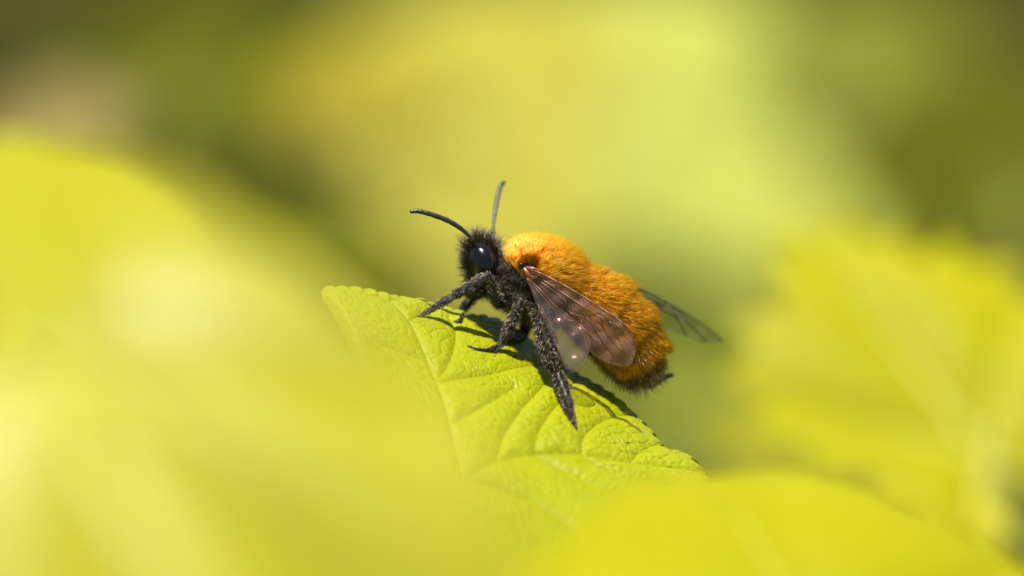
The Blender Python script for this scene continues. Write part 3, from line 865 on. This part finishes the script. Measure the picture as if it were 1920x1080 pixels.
make_leaf('currant_leaf', 'big pale yellow leaf, strongly blurred, in front of the bee leaf', 292, 868, -9, 930, (0, .56, -.83), 134, M_PALE, .58, .2, lobe=.06, seed=1)
make_leaf('currant_leaf', 'blurred yellow green leaf rising behind the big pale leaf', 60, 520, 14, 330, (.1, .7, -.7), -20, M_YEL, 1.0, .1, lobe=.15, seed=2)
make_leaf('currant_leaf', 'blurred lime leaf with arched upper edge overlapping the tip of the bee leaf', 1480, 1150, -4, 480, (.05, .8, -.6), -10, M_YEL, 1.3, .18, seed=3, lobe=.12)
make_leaf('currant_leaf', 'blurred bright yellow green leaf standing behind the arched lime leaf', 1760, 740, 8, 480, (.12, .62, -.77), -26, M_YEL, .68, .12, lobe=.2, seed=4, jag=.2)
make_leaf('currant_leaf', 'blurred small olive yellow leaf between bee leaf and bright yellow green leaf', 1520, 860, 10, 210, (.1, .7, -.7), -60, M_YOLV, .9, .12, lobe=.3, seed=6, jag=.2)
# farther ones
BGL = [
    ('pale straw leaf blurred high above the bee antennae', 900, 130, 45, 300, M_STRAW),
    ('cream green leaf blurred above the bee back', 1180, 120, 55, 330, M_CREAM),
    ('pale green leaf blurred behind the far wing tip', 1380, 430, 60, 330, M_CREAM),
    ('golden leaf blurred beside the dark gap', 670, 180, 38, 170, M_GOLD),
    ('straw leaf blurred behind the bee head', 900, 420, 62, 260, M_STRAW),
    ('mid green leaf blurred beside the dark olive leaf', 1630, 130, 50, 260, M_GRN),
    ('pinkish brown withered leaf blurred over the yellow leaf', 95, 230, 18, 170, M_PINK),
    ('blurred dark olive leaf added as a shaded gap beside the mid green leaf', 1900, 330, 30, 330, M_GAPSHADE),
    ('green leaf blurred below the bee tail', 1350, 760, 50, 260, M_GRN),
    ('blurred dark olive leaf added as a shaded gap between the yellow leaf and the bee antennae', 600, 470, 30, 190, M_GAPSHADE),
    ('narrow blurred dark olive leaf added as a shaded gap beside the bright yellow green leaf', 1560, 570, 22, 120, M_GAPSHADE),
    ('blurred dark olive leaf added as a shaded gap beside the pinkish withered leaf', 380, 140, 50, 280, M_GAPSHADE),
]
for k, (lab, x, y, w, r, m) in enumerate(BGL):
    make_leaf('background_leaf', lab, x, y, w, r, (rng.uniform(-.2, .3), .75, -.65), rng.uniform(-40, 40), m, 1.0, .1, seed=20 + k, group='out of focus leaves behind the bee')

# low undergrowth covering the soil
def undergrowth():
    n = 5200
    x = rng.uniform(-90, 90, n); y = rng.uniform(-40, 330, n); z = GZ + rng.uniform(0, 7, n) ** 1.0
    s = rng.uniform(1.0, 3.2, n); yaw = rng.uniform(0, 6.28, n); tilt = rng.uniform(-.5, .9, n)
    pr = np.array([[0, -1, 0], [.45, -.5, .06], [.52, .1, .08], [.3, .6, .03], [0, 1, -.08], [-.3, .6, .03], [-.52, .1, .08], [-.45, -.5, .06], [0, 0, 0]])
    cy, sy, ct, st = np.cos(yaw), np.sin(yaw), np.cos(tilt), np.sin(tilt)
    px, py, pz = pr[:, 0], pr[:, 1], pr[:, 2]
    yy = py[None] * ct[:, None] - pz[None] * st[:, None]; zz = py[None] * st[:, None] + pz[None] * ct[:, None]
    X = x[:, None] + s[:, None] * (px[None] * cy[:, None] - yy * sy[:, None]); Y = y[:, None] + s[:, None] * (px[None] * sy[:, None] + yy * cy[:, None]); Z = z[:, None] + s[:, None] * zz
    V = np.stack([X, Y, Z], -1).reshape(-1, 3)
    T = np.array([(8, i, (i + 1) % 8) for i in range(8)])
    F = (T[None] + (np.arange(n) * 9)[:, None, None]).reshape(-1, 3)
    base = np.array([.052, .056, .002]); cols = base * (1 + .35 * rng.normal(size=(n, 1))) * np.array([1, 1, 1]) + np.array([.02, .017, .0]) * rng.random((n, 1))  # olive base kept dark so the colour carries the shade down there
    K = np.repeat(np.clip(cols, .02, .4), 9, 0)
    add('undergrowth', new_mesh('undergrowth', V, F, hair_mat('undergrowth_leaf', .35, .0, .5), True, K), kind='stuff', label='low olive green undergrowth blurred far behind the bee', category='undergrowth')
undergrowth()
